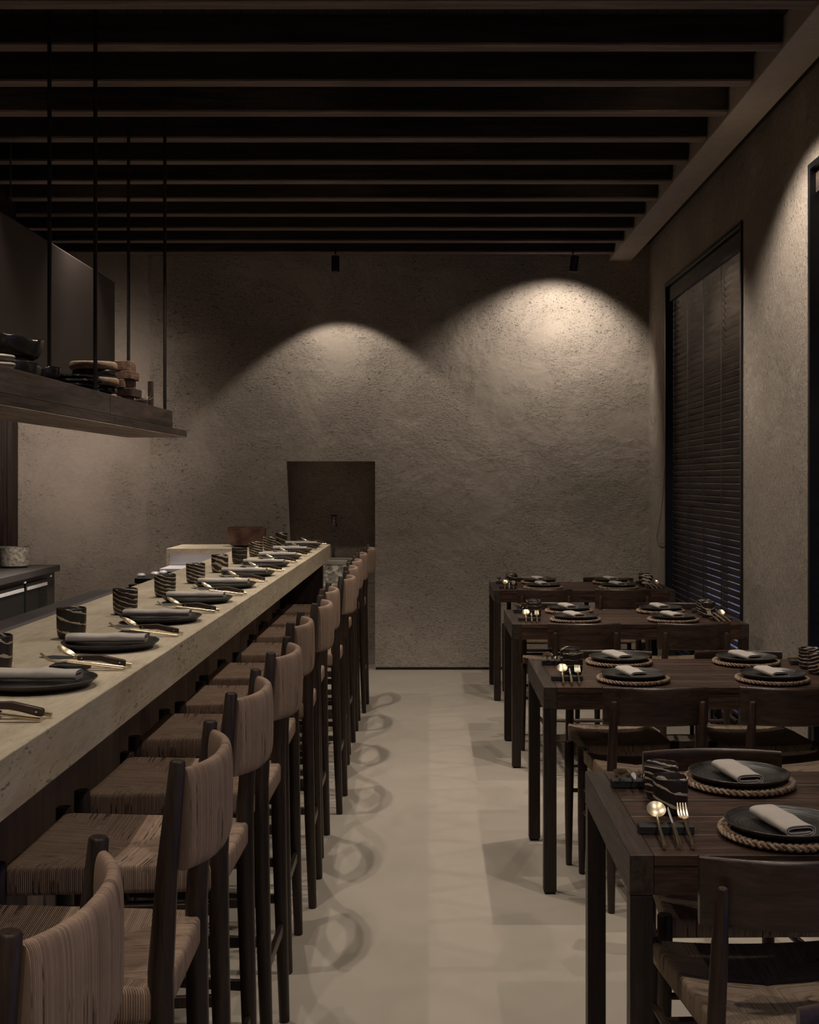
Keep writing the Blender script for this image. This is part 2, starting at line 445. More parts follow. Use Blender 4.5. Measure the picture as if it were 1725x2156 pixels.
# ------------------------------------------------------------------ room shell
YB = 9.675; XR = 1.73; XL = -4.2; YN = -5.0; ZC = 3.356
struct('floor', MB().box(XL, XR+.35, YN, YB+.4, -.1, 0), M['floor'], smooth=False)
struct('ceiling', MB().box(XL, XR+.35, YN, YB+.4, ZC+.004, ZC+.1), M['seam'], smooth=False)
b = MB(); x = XL
while x < XR+.3:      # boards across the beams
    b.box(x+.001, x+.147, YN, YB+.3, ZC, ZC+.003); x += .15
struct('trim_1', b, M['board'], label='dark ceiling boards laid across the beams', smooth=False)
b = MB()
b.box(-2.21, -1.13, YB, YB+.4, 0, ZC); b.box(-.431, XR+.35, YB, YB+.4, 0, ZC)
b.box(-1.13, -.431, YB, YB+.4, 1.646, ZC); b.box(-1.13, -.431, YB+.29, YB+.4, 0, 1.646)
struct('wall_back', b, M['plaster'], smooth=False, label='rough plaster end wall with a niche')
struct('wall_kitchen', MB().box(XL, -2.211, YB+.012, YB+.4, 0, ZC), M['plaster_smooth'], smooth=False)
struct('painted_shadow_gap', MB().box(-.425, XR, YB-.004, YB-.0005, .0005, .02), M['seam'], smooth=False)  # black strip painted in for the shaded gap at the wall foot
struct('wall_left', MB().box(XL-.1, XL, YN, YB+.4, 0, ZC), M['plaster_smooth'], smooth=False)
struct('wall_near', MB().box(XL, XR+.35, YN-.1, YN, 0, ZC), M['plaster_smooth'], smooth=False)
WZ0, WZ1 = .07, 2.93
WINS = [(6.76, 8.957), (3.40, 5.569), (0.4, 2.4)]
b = MB()
ys = [YN, .4, 2.4, 3.40, 5.569, 6.76, 8.957, YB]
for i in range(0, 8, 2): b.box(XR, XR+.3, ys[i], ys[i+1], 0, ZC)
for y0, y1 in WINS: b.box(XR, XR+.3, y0, y1, 0, WZ0); b.box(XR, XR+.3, y0, y1, WZ1, ZC)
struct('wall_right', b, M['plaster_side'], smooth=False, label='rough plaster side wall with tall windows')
struct('trim_2', MB().box(1.415, 1.59, YN, YB-.001, 3.226, ZC-.001), M['soffit'], bevel=.004, label='pale plastered soffit along the window wall')

# windows and blinds
def window(i, y0, y1):
    fr = MB(); t = .028; xa, xb = XR-.012, XR+.17
    fr.box(xa, xb, y0, y0+t, WZ0, WZ1); fr.box(xa, xb, y1-t, y1, WZ0, WZ1)
    fr.box(xa, xb, y0+t, y1-t, WZ1-t, WZ1); fr.box(xa, xb, y0+t, y1-t, WZ0, WZ0+t)
    r = struct('window_%d' % i, fr, M['black_frame'], bevel=.002)
    mu = MB(); ym = (y0+y1)/2
    mu.box(XR+.15, XR+.18, ym-.02, ym+.02, WZ0+t, WZ1-t)
    obj('mullion', mu, M['black_frame'], r)
    obj('pane', MB().box(XR+.160, XR+.166, y0+t, y1-t, WZ0+t, WZ1-t), M['glass'], r)
    return r
for i, (a, c) in enumerate(WINS): window(i+1, a, c)
def blind(y0, y1, label):
    a, c = y0+.030, y1-.030; XX = XR+.052
    r = thing('venetian_blind', label, 'blind', (XX, (a+c)/2, WZ0+.03), 0, 'wooden blinds in the tall windows')
    oy = (a+c)/2; oz = WZ0+.03
    L = (c-a)/2
    top = WZ1-.028-oz
    obj('valance', MB().box(-.036, -.022, -L, L, top-.105, top-.004), M['shelf'], r, .002)
    obj('head_rail', MB().box(-.020, .03, -L, L, top-.05, top-.004), M['black_metal'], r, .001)
    sl = MB(); z = .035; th = math.radians(58); wd = .052
    rnd = random.Random(3)
    while z < top-.07:
        t2 = th + rnd.uniform(-.02, .02)
        cx, cz = math.cos(t2)*wd/2, math.sin(t2)*wd/2; nx, nz = math.sin(t2)*.0014, math.cos(t2)*.0014
        # room-side edge up, outer edge down
        poly = [(-cx-nx, z+cz-nz), (cx-nx, z-cz-nz), (cx+nx, z-cz+nz), (-cx+nx, z+cz+nz)]
        vs = [(p[0], -L+.004, p[1]) for p in poly] + [(p[0], L-.004, p[1]) for p in poly]
        sl.add(vs, [(0,1,2,3), (7,6,5,4), (0,4,5,1), (1,5,6,2), (2,6,7,3), (3,7,4,0)])
        z += .0412
    obj('slats', sl, M['blind'], r, smooth=False)
    obj('bottom_rail', MB().box(-.025, .025, -L+.004, L-.004, 0, .018), M['blind'], r, .002)
    k = 4; 
    for i in range(k+1):
        y = -L+.11+(2*L-.22)*i/k
        t = MB(); t.box(-.0262, -.0250, y-.010, y+.010, .01, top-.07); t.box(.0250, .0262, y-.005, y+.005, .01, top-.07)
        obj('ladder_tape', t, M['black_metal'], r)
    return r, L
bl, L = blind(*WINS[0], 'dark wooden venetian blind in the far tall window behind the tables')
pts = []
for (px, py) in ((1401, 950), (1400, 985), (1398, 1020), (1394.5, 1060), (1390, 1095), (1385.5, 1118), (1383, 1130), (1384, 1139), (1388, 1144.5), (1394, 1146), (1400, 1143), (1402, 1138)):
    y = 2580*1.722/(px-905.0); z_ = 1.5-(py-1010)*y/2580
    pts.append((-.060, y-(WINS[0][0]+WINS[0][1])/2, z_-(WZ0+.03)))
obj('pull_cord', MB().tube(pts, .0018, 6), M['black_metal'], bl)
blind(*WINS[1], 'dark wooden venetian blind in the nearer window at the right edge of the picture')

# ceiling beams
s = .4461; y0 = 4.441
ords = ['first', 'second', 'third', 'fourth', 'fifth', 'sixth', 'seventh', 'eighth', 'ninth', 'tenth', 'eleventh', 'twelfth', 'thirteenth']
beam = None
for k in range(11, -30, -1):
    y = y0+k*s
    if y < -4.8: break
    n = 11-k
    if beam is None:
        beam = thing('ceiling_beam', '', 'beam', (XL+2.805, y, 3.234))
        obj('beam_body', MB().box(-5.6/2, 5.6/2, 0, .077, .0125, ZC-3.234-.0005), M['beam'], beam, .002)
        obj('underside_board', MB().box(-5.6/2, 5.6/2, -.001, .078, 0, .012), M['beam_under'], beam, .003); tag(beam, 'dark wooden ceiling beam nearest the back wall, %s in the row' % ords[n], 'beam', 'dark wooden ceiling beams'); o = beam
    else:
        if n <= 11:
            o = dup(beam, (XL+2.805, y, 3.234), label='dark wooden ceiling beam, %s in the row counted from the back wall' % ords[n], group='dark wooden ceiling beams')
        else:
            o = dup(beam, (XL+2.805, y, 3.234), label='dark wooden ceiling beam nearer than the topmost beam of the picture', group='dark ceiling beams above the frame')

# ------------------------------------------------------------------ lamps
def lamp_light(parent, loc, aim, power, cone, blend, rad=.018):
    l = D.lights.new('spot_bulb', 'SPOT'); l.energy = power; l.color = WARM
    l.spot_size = math.radians(cone); l.spot_blend = blend; l.shadow_soft_size = rad
    o = D.objects.new('spot_bulb', l); link(o); o.parent = parent
    d = Vector(aim); o.location = loc
    o.rotation_euler = d.to_track_quat('-Z', 'Y').to_euler()
    return o
def spot_body(stem_top):
    pass
for (x, y, z, tau, pw, cone, bl_, lab) in SPOTS:
    r = thing('spotlight', lab, 'spotlight', (x, y, ZC), 0, 'black ceiling spotlights before the back wall')
    aimv = Vector((-.10*(x > 0), math.sin(math.radians(tau)), -math.cos(math.radians(tau))))
    dz = z-ZC
    bt = MB().lathe([(0, -.001), (.028, -.001), (.028, -.012), (.0, -.012)], 24)
    obj('mounting_plate', bt, M['black_metal'], r)
    obj('stem', MB().tube([(0, 0, -.01), (0, 0, dz+.13)], .006, 12), M['black_metal'], r)
    tilt = -.12 if x > 0 else 0
    bd = MB().lathe([(.0, .118), (.024, .118), (.030, .112), (.030, 0), (.026, 0), (.025, .012), (0, .012)], 32)
    bo = obj('body', bd, M['black_metal'], r); bo.location = (tilt*.12*-1+(-.014 if tilt else 0), 0, dz); bo.rotation_euler = (.10 if tilt else 0, -tilt, 0)
    lb = MB().lathe([(0, .010), (.022, .010), (.022, .011), (0, .0115)], 24)
    obj('lens', lb, M['lens'], bo)
    lamp_light(r, (0, .0, dz-(.022 if tilt else .006)), aimv, pw, cone, bl_)
n = 0
def hidden_spot(x, y, pw, lab, group, cone=92, dy=0, blend=.5, dx=0):
    r = thing('spotlight', lab, 'spotlight', (x, y, ZC), 0, group)
    obj('body', MB().lathe([(.0, -.001), (.024, -.001), (.024, -.070), (.020, -.070), (.020, -.060), (0, -.060)], 24), M['black_metal'], r)
    obj('lens', MB().lathe([(0, -.061), (.0195, -.061), (.0195, -.0625), (0, -.0625)], 20), M['lens'], r)
    lamp_light(r, (0, 0, -.076), Vector((dx, dy, -1)), pw, cone, blend)
def tuck(y):       # just behind the next beam toward the camera
    k = math.floor((y-y0)/s); return y0+k*s+.077+.032
for rows, nm in ((TABLE_SPOTS, 'the dining tables'), (BAR_SPOTS, 'the stone bar'), (ADDED_KITCHEN_SPOTS, 'the kitchen aisle')):
    for i, (x, y, pw) in enumerate(rows):
        hidden_spot(x, tuck(y), pw, 'small black spotlight tucked behind a beam above %s, %s from the back wall' % (nm, ords[i]), 'spotlights above '+nm, {'d': 121 if i else 106, 's': 97, 'k': 100}[nm[4]], 0, .45, (.16 if i else .05) if nm[4] == 'd' else 0)

# ------------------------------------------------------------------ bar counter
BX0, BX1, BZ = -1.20, -.66, 1.07
bar = thing('bar_counter', 'long travertine bar counter on a dark base, set for diners', 'bar counter', (-.93, 4.5, 0))
bar_y0, bar_y1 = .8, 8.16
obj('stone_top', MB().box(BX0+.93, BX1+.93, bar_y0-4.5, bar_y1-4.5, .972, BZ), M['travertine'], bar, .003)
obj('base_panel', MB().box(-.24, -.01, bar_y0-4.5, 7.704-4.5, 0, .972), M['panel'], bar)
obj('end_panel', MB().box(-.26, .255, 7.705-4.5, 7.775-4.5, 0, .972), M['darkpanel'], bar)
ret = thing('stone_return', 'pale travertine block counter with steel front at the far end of the bar', 'counter', (-1.425, 7.90, 0))
obj('stone_top', MB().box(-.221, .222, -.245, .25, 1.034, BZ), M['travertine'], ret, .002)
obj('stone_side', MB().box(-.221, -.205, -.245, .25, .96, 1.0335), M['travertine'], ret, .001)
obj('steel_front', MB().box(-.204, .222, -.235, .25, 0, 1.0335), M['steel'], ret)
st = thing('steel_worktop', 'low stainless steel ledge in front of the stone return', 'worktop', (-1.41, 7.5, 0))
obj('worktop', MB().box(-.215, .208, -.13, .15, .945, .965), M['steel'], st, .002)
obj('body', MB().box(-.205, .208, -.12, .15, 0, .945), M['steel_dark'], st)
kw = thing('kitchen_worktop', 'dark steel kitchen worktop running along behind the bar', 'worktop', (-1.44, 3.6, 0))
obj('worktop', MB().box(-.235, .238, -2.8, 2.57, .925, .95), M['steel_dark'], kw, .002)
obj('body', MB().box(-.215, .238, -2.8, 2.55, 0, .925), M['steel_door'], kw)
ck = thing('cooking_range', 'small black range with steel knobs behind the far half of the bar', 'range', (-1.44, 7.0, 0))
obj('body', MB().box(-.22, .23, -.25, .25, 0, .925), M['steel_door'], ck, .004)
obj('pan_support', MB().box(-.20, -.06, -.20, .10, .9255, .955), M['black_metal'], ck, .006)
for q in ((-.175, -.14), (-.125, -.02), (-.10, .08)):
    obj('knob', MB().lathe([(0, .9555), (.022, .9555), (.024, .966), (.016, .976), (0, .977)], 20, (q[0], q[1], 0)), M['steel'], ck)
# copper bowl
def bowl_mb(r, h, t=.006, wob=0, seed=0, flare=.75):
    prof = [(0, 0), (r*flare*.8, 0), (r*(flare+.10), h*.10), (r*.965, h*.45), (r, h), (r-t, h+.001), (r*.965-t, h*.45), (r*flare*.85, h*.13), (0, h*.10)]
    return MB().lathe(prof, 64, wob=wob, seed=seed)
tag(obj('copper_bowl', bowl_mb(.127, .122, .007, .006, 2), M['copper'], loc=(-1.18, 7.90, BZ+.0005)), 'large aged copper bowl at the far end of the bar', 'bowl')

# ------------------------------------------------------------------ back kitchen: fridge counter, silver bowl, tall panel, hood
fg = thing('fridge_counter', 'low steel fridge counter with dark doors along the kitchen back line', 'fridge counter', (-3.1, 7.6, 0))
obj('steel_top', MB().box(-.4, .40, -1.9, 1.35, .835, .88), M['steel_dark'], fg, .003)
obj('body', MB().box(-.38, .365, -1.88, 1.33, .02, .8345), M['steel_dark'], fg)
for (a, c) in ((-.62, -.02), (.02, .60), (.64, 1.10)):
    d = obj('door', MB().box(.3655, .385, a, c, .10, .80), M['steel_door'], fg, .002)
    obj('handle', MB().box(.386, .392, a+.02, c-.02, .755, .775), M['steel'], d)
v = MB()
for i in range(16): v.box(.386, .390, .93, 1.05, .55+i*.013, .556+i*.013)
obj('vent_grille', v, M['seam'], fg)
for y in (-.02, .6, 1.16): obj('hinge', MB().box(.386, .395, y-.012, y+.012, .806, .818), M['steel'], fg)
tag(obj('silver_bowl', bowl_mb(.110, .145, .008, .012, 5, .82), M['bowl_stone'], loc=(-2.935, 8.66, .8805)), 'weathered silvery stone bowl on the steel fridge counter', 'bowl')
tp = thing('tall_cabinet', 'tall dark wooden cabinet against the plaster at the left edge', 'cabinet', (-3.62, 9.56, 0))
obj('body', MB().box(-.5, .372, -.03, .10, 0, 2.35), M['darkpanel'], tp, .003)
obj('door', MB().box(-.49, .335, -.052, -.0305, .03, 2.32), M['darkpanel'], tp, .003)
obj('edge_strip', MB().box(.345, .368, -.045, -.0305, .03, 2.32), M['darkpanel'], tp, .002)
sb = thing('wall_shelf', 'small dark bracket shelf on the tall wooden cabinet', 'shelf', (-3.43, 9.43, 1.33))
obj('board', MB().box(-.12, .09, -.07, .075, -.06, 0), M['black_metal'], sb, .004)
tag(obj('stone_pot', bowl_mb(.06, .10, .008, .02, 8, .5), M['bowl_stone'], loc=(-3.44, 9.425, 1.3305)), 'small grey stone pot on the dark bracket shelf', 'pot')
hd = thing('extractor_hood', 'large dark bronze extractor hood hanging over the kitchen', 'extractor hood', (-2.6, 6.5, 1.95))
obj('canopy', MB().box(-.5, .5, -2.8, 1.68, 0, .87), M['hood'], hd, .012)
for y in (-.10,): obj('hanger_rod', MB().tube([(.41, y, .8705), (.41, y, ZC-1.951)], .0045, 10), M['steel_dark'], hd)
obj('duct', MB().box(-.42, .0, -1.9, 1.2, .8705, ZC-1.951), M['black_metal'], hd)
kl = D.lights.new('hood_lamp', 'AREA'); kl.shape = 'RECTANGLE'; kl.size = .12; kl.size_y = .5; kl.energy = HOOD_POWER; kl.color = WARM; kl.spread = math.radians(110)
ko = D.objects.new('hood_lamp', kl); link(ko); ko.parent = hd; ko.location = (.25, 1.35, -.012); ko.name = 'hood_lamp'
obj('lamp_panel', MB().box(.18, .32, 1.08, 1.62, -.008, -.0005), M['steel_dark'], hd)

el = obj('added_fill_lamp', MB().box(-.36, -.24, 1.681, 1.72, .10, .16), M['black_metal'], hd, .003)  # unseen lamp added behind the hood to light the left back wall
l = D.lights.new('added_fill_bulb', 'SPOT'); l.energy = ADDED_FILL_POWER; l.color = (1, .85, .73); l.spot_size = math.radians(106); l.spot_blend = .9; l.shadow_soft_size = .05
lo = D.objects.new('added_fill_bulb', l); link(lo); lo.parent = hd; lo.location = (-.28, 1.735, .13)
lo.rotation_euler = Vector((-.02, 1, -.22)).to_track_quat('-Z', 'Y').to_euler()

# ------------------------------------------------------------------ hanging shelf
hs = thing('hanging_shelf', 'long smoked wood shelf hung from the beams by black rods over the bar', 'shelf', (-1.437, 4.3, 1.722))
obj('bottom_board', MB().box(-.157, .157, -2.4, 2.16, .0045, .038), M['shelf'], hs, .002)
obj('underside_bounce_sheet', MB().box(-.156, .156, -2.399, 2.159, 0, .004), M['shelf_under'], hs)  # thin sheet holding the painted bounce light
obj('fascia', MB().box(.135, .157, -2.4, 1.80, .0385, .120), M['shelf'], hs, .002)
obj('back_fascia', MB().box(-.157, -.135, -2.4, 1.80, .0385, .085), M['shelf'], hs, .002)
obj('end_fascia', MB().box(-.1345, .1345, 1.78, 1.80, .0385, .10), M['shelf'], hs, .002)
sm = MB(); sm.box(.1565, .1578, .605, .6075, .0385, .120); sm.box(.1565, .1578, .68, .6825, .0045, .038)
obj('joint_line', sm, M['seam'], hs)
for y in (-1.06, .50, 1.76):
    for x in (.131-.004, -.053): 
        obj('rod', MB().tube([(x, y if y < 1 else 1.76, .0385), (x, y if y < 1 else 1.76, ZC-1.723)], .0083, 12), M['rod'], hs)
SZ = 1.722+.0385
G = 'dishes and boards on the hanging shelf'
def shelf_item(name, mb, mat, loc, label, cat, group=None, rot=(0, 0, 0), bevel=0):
    o = obj(name, mb, mat, None, bevel, loc=loc, ang=48); o.rotation_euler = rot
    return tag(o, label, cat, group)
def rag_bowl(rx, ry, h, seed, t=.006):
    rnd = random.Random(seed); n = 72; prof = [(.0, 0), (.60, 0), (.74, .05), (.84, .14), (.91, .28), (.96, .50), (.985, .75), (1, .97), (.985, 1.0), (.955, .97), (.93, .70), (.89, .40), (.80, .22), (.6, .15), (0, .13)]
    ph = [rnd.uniform(0, 6.28) for _ in range(5)]
    jag = [rnd.uniform(-1, 1) for _ in range(n)]
    b = MB(); vs = []
    for (r, z) in prof:
        for k in range(n):
            th = 2*PI*k/n
            wv = 1+.05*math.sin(2*th+ph[0])+.03*math.sin(3*th+ph[1])
            zz = z*h
            if z > .9: zz += h*(.09*math.sin(2*th+ph[2])+.05*math.sin(5*th+ph[3])) + jag[k]*.002
            vs.append((rx*r*wv*math.cos(th), ry*r*wv*math.sin(th), zz))
    fs = []
    for i in range(len(prof)-1):
        for k in range(n): fs.append((i*n+k, i*n+(k+1) % n, (i+1)*n+(k+1) % n, (i+1)*n+k))
    return b.add(vs, fs)
bx, by = -1.488, 4.40
for i, (rx, ry, h, z) in enumerate(((.078, .11, .078, 0), (.086, .125, .066, .088), (.088, .13, .080, .172), )):
    shelf_item('stoneware_bowl', rag_bowl(rx, ry, h, 20+i), M['black_glaze'], (bx, by-.03*(i == 2), SZ+.001+z), ['lowest', 'middle', 'topmost'][i]+' black torn-rim bowl in the stack on the hanging shelf', 'bowl', 'stacked torn-rim black bowls', (0, .16, 0) if i == 2 else (0, 0, 0))
for i in range(6):
    shelf_item('pale_plate', MB().lathe([(0, 0), (.042, 0), (.056, .008), (.060, .016), (.056, .022), (.040, .0245), (0, .0245)], 48, wob=.01, seed=i), M['pale_ceramic'],
               (-1.420+random.uniform(-.004, .004), 4.03+random.uniform(-.006, .006), SZ+.001+i*.0335*.75), 'pale stoneware plate, %s of its stack on the hanging shelf' % (['lowest', 'second from the bottom', 'third from the bottom', 'third from the top', 'second from the top', 'topmost'][i]), 'plate', 'pale plates on the hanging shelf')
for i, (rx, ry, h, z) in enumerate(((.058, .065, .050, 0), (.055, .062, .048, .062), (.05, .06, .045, .122))):
    shelf_item('small_black_bowl', rag_bowl(rx, ry, h, 30+i), M['black_glaze'], (-1.47, 4.70, SZ+.001+z), ['lowest', 'middle', 'topmost'][i]+' small black bowl beside the torn-rim stack', 'bowl', 'small black bowls on the hanging shelf')
def rag_plate(r, h, seed):
    rnd = random.Random(seed); n = 64
    jag = [rnd.uniform(-1, 1) for _ in range(n)]
    ph = [rnd.uniform(0, 6.28) for _ in range(4)]
    vs = []; prof = [(0, 0), (.9, 0), (1, h*.5), (.98, h), (.9, h*.9), (0, h*.7)]
    for (q, z) in prof:
        for k in range(n):
            th = 2*PI*k/n; rr = q*r*(1+.05*math.sin(2*th+ph[0])+.04*math.sin(5*th+ph[1])+(.02*jag[k] if q > .95 else 0))
            vs.append((rr*math.cos(th), rr*math.sin(th), z+(.0015*jag[k] if q > .95 else 0)))
    return MB().add(vs, [(i*n+k, i*n+(k+1) % n, (i+1)*n+(k+1) % n, (i+1)*n+k) for i in range(5) for k in range(n)])
for i in range(9):
    shelf_item('slate_plate', rag_plate(.088+.006*((i*5) % 3), .0145, 40+i), M['black_glaze'], (-1.43+.008*math.sin(i*2.1), 4.95+.01*math.cos(i*1.7), SZ+.001+i*.0180),
               'thin black plate with a broken edge, %s from the bottom of its stack' % ords[i], 'plate', 'broken-edged black plates on the hanging shelf')
for i in range(7):
    mt = M['pale_wood'] if i in (0, 2, 4, 6) else M['black_glaze']
    r = .098 if i % 2 == 0 else .094
    shelf_item('round_board', MB().lathe([(0, 0), (r-.006, 0), (r, .006), (r, .027), (r-.006, .033), (0, .033)], 64, wob=.012, seed=60+i), mt, (-1.425+.006*math.sin(i*1.9), 5.21+.008*math.cos(i*2.3), SZ+.001+i*.034),
               ('pale wooden round board' if i % 2 == 0 else 'black round tray')+', %s from the bottom of the tall round stack' % ords[i], 'board' if i % 2 == 0 else 'tray', 'round boards and trays stacked on the hanging shelf')
def block_board(w_, d_, h_, seed):
    rnd = random.Random(seed); poly = []
    for (sx, sy) in ((1, 1), (-1, 1), (-1, -1), (1, -1)):
        for k in range(4):
            a = {(1, 1): 0, (-1, 1): 90, (-1, -1): 180, (1, -1): 270}[(sx, sy)]+k*30
            a = math.radians(a); r = .015
            poly.append((sx*(w_/2-r)+r*math.cos(a)+rnd.uniform(-.001, .001), sy*(d_/2-r)+r*math.sin(a)))
    return MB().prism(poly, 0, h_)
z = SZ+.001
for i, h_ in enumerate((.042, .038, .040, .038, .040, .038, .044)):
    q = .012*math.sin(i*2.6)
    shelf_item('serving_block', block_board(.085+.012*(i % 2), .16, h_, i), M['red_wood'] if i != 3 else M['wood_handle'], (-1.425+q, 5.72, z), 'reddish wooden serving block, %s from the bottom of the square stack' % ords[i] if i != 3 else 'darkest wooden serving block in the square stack', 'serving block',
               'wooden serving blocks on the hanging shelf', (0, 0, .12*math.sin(i*1.3)), .003)
    z += h_+.001
br = thing('straw_brush', 'dark wooden brush with loose straw bristles at the far end of the shelf', 'brush', (-1.375, 5.90, SZ+.001), 0)
obj('handle', block_board(.020, .07, .215, 5), M['wood_handle'], br, .004).location = (.015, .07, 0)
obj('block', block_board(.075, .075, .122, 6), M['wood_handle'], br, .004).location = (-.02, -.01, 0)
bs = MB(); rnd = random.Random(11)
for i in range(60):
    p = Vector((rnd.uniform(-.05, .018), rnd.uniform(-.045, .028), .124)); dr = Vector((rnd.uniform(-1, 1), rnd.uniform(-1, 1), rnd.uniform(.2, 1.4))).normalized()*rnd.uniform(.02, .055)
    bs.tube([p, p+dr*.6, p+dr+Vector((0, 0, -.006))], [.0009, .0008, .0004], 4)
obj('bristles', bs, M['straw'], br)['kind'] = 'stuff'
shelf_item('enamel_cup', bowl_mb(.028, .04, .003, .01, 3, .8), M['pale_ceramic'], (-1.395, 5.892, SZ+.1270), 'small pale cup half hidden by straw on the hanging shelf', 'cup')
bs = MB()
for i in range(26):
    p = Vector((rnd.uniform(-.02, .02), rnd.uniform(-.05, .02), .001)); dr = Vector((rnd.uniform(-.4, .6), rnd.uniform(-1, 1), rnd.uniform(.3, 1.2))).normalized()*rnd.uniform(.06, .12)
    bs.tube([p, p+dr*.6, p+dr], [.0012, .001, .0005], 4)
o = obj('loose_straw', bs, M['straw'], loc=(-1.33, 6.03, SZ+.003)); tag(o, 'loose straw wisps on the far end of the hanging shelf', 'straw', kind='stuff')

# ------------------------------------------------------------------ niche: basin and tap
def rock(x0, x1, y0_, y1_, z0, z1, seed, amp=.035):
    from mathutils import noise as mn
    nx, ny, nz = 26, 12, 40; b = MB()
    def face(org, du, dv, a, c, amp_):
        vs = []
        for i in range(a+1):
            for j in range(c+1):
                p = Vector(org)+Vector(du)*(i/a)+Vector(dv)*(j/c)
                q = Vector((p.x*14, p.y*9, p.z*14+seed))
                d = (mn.turbulence(q, 5, True))*amp_
                p = p + Vector((0, 1, 0))*d if amp_ else p
                vs.append(p)
        b.add(vs, [(i*(c+1)+j, (i+1)*(c+1)+j, (i+1)*(c+1)+j+1, i*(c+1)+j+1) for i in range(a) for j in range(c)])
    face((x0, y0_, z0), (x1-x0, 0, 0), (0, 0, z1-z0), 80, 130, amp)
    b.box(x0, x1, y0_+amp*2.2, y1_, z0, z1)
    return b
bs_ = thing('stone_basin', 'rough hewn stone basin standing in the wall niche', 'basin', (-.86, 9.775, 0))
obj('rock_block', rock(-.255, .255, -.27, .17, .002, .835, 3, .055), M['rock'], bs_, ang=180)
rim = MB()
rim.box(-.26, .26, -.215, -.185, .836, .868); rim.box(-.26, .26, .15, .17, .836, .868); rim.box(-.26, -.235, -.185, .15, .836, .868); rim.box(.235, .26, -.185, .15, .836, .868)
rim.box(-.235, .235, -.185, .15, .8355, .84)
obj('rim', rim, M['rock'], bs_, .002)
tp_ = thing('wall_tap', 'small dark metal tap on the back of the niche above the basin', 'tap', (-.775, YB+.289, 1.13))
obj('flange', MB().tube([(0, -.001, 0), (0, -.012, 0)], .022, 20), M['black_metal'], tp_)
obj('spout', MB().tube([(0, -.012, 0), (0, -.05, 0), (0, -.078, -.008), (0, -.088, -.03), (0, -.089, -.055)], [.011, .011, .011, .010, .010], 14), M['steel_dark'], tp_)
obj('valve', MB().lathe([(0, -.018), (.013, -.018), (.016, 0), (.012, .018), (.006, .022), (.006, .05), (0, .05)], 20, (0, -.05, 0)), M['steel'], tp_)
hb = MB()
for k in range(28):
    pass
ring = [(.018*math.cos(t*PI/12), -.05, .062+.016*math.sin(t*PI/12)) for t in range(24)]
hb.tube(ring, .0035, 8, closed=True); hb.tube([(-.03, -.05, .082), (.03, -.05, .082)], .004, 10)
obj('cross_handle', hb, M['black_metal'], tp_)

# ------------------------------------------------------------------ seats
def seat_mb(zt, fr=.212, rr=.172, dx=.222, th=.055, saddle=.006):
    b = MB(); N = 28
    def pos(u, v, s=1.0):
        hw = fr+(rr-fr)*(u+1)/2
        return u*dx*s, v*hw*s
    def zz(u, v):
        m = max(abs(u), abs(v))
        z = -.011*(1-m)**.8 + saddle*(v*v)*(1-abs(u)*.3) - saddle
        z -= .0022*math.exp(-((abs(u)-abs(v))/.045)**2)
        return zt+z
    vs = []; uvp = []
    for i in range(N+1):
        for j in range(N+1):
            u = -1+2*i/N; v = -1+2*j/N
            x, y = pos(u, v, .97); vs.append((x, y, zz(u, v))); uvp.append((u, v))
    fs = []; uvs = []
    for i in range(N):
        for j in range(N):
            f = (i*(N+1)+j, (i+1)*(N+1)+j, (i+1)*(N+1)+j+1, i*(N+1)+j+1)
            fs.append(f); uvs.append([(uvp[k][0]*.985, uvp[k][1]*.985) for k in f])
    ring = [(-1, -1+2*j/N) for j in range(N)] + [(-1+2*i/N, 1) for i in range(N)] + [(1, 1-2*j/N) for j in range(N)] + [(1-2*i/N, -1) for i in range(N)]
    R = len(ring); base = len(vs)
    idx0 = [int(round((u+1)/2*N))*(N+1)+int(round((v+1)/2*N)) for u, v in ring]
    levels = [(.99, -.003), (1.0, -.010), (1.0, -th+.010), (.99, -th+.003), (.965, -th)]
    for (sc, dz) in levels:
        for (u, v) in ring:
            x, y = pos(u, v, sc)
            zb = zz(u, v) if dz > -.02 else zt-saddle*.5
            vs.append((x, y, zb+dz))
    def uvext(k, e):
        u, v = ring[k % R]
        return u, v
    for l in range(len(levels)):
        for k in range(R):
            k2 = (k+1) % R
            a = idx0[k] if l == 0 else base+(l-1)*R+k
            c = idx0[k2] if l == 0 else base+(l-1)*R+k2
            d, e = base+l*R+k2, base+l*R+k
            side = k//N; ex = 1.2
            (u1, v1), (u2, v2) = ring[k], ring[k2]
            if side in (0, 2): g = lambda u, v: ((-ex if side == 0 else ex), v)
            else: g = lambda u, v: (u, (ex if side == 1 else -ex))
            fs.append((a, c, d, e)); uvs.append([g(u1, v1), g(u2, v2), g(u2, v2), g(u1, v1)])
    fs.append(tuple(base+(len(levels)-1)*R+k for k in range(R))); uvs.append([(0, 0)]*R)
    b.add(vs, fs, uvs)
    return b

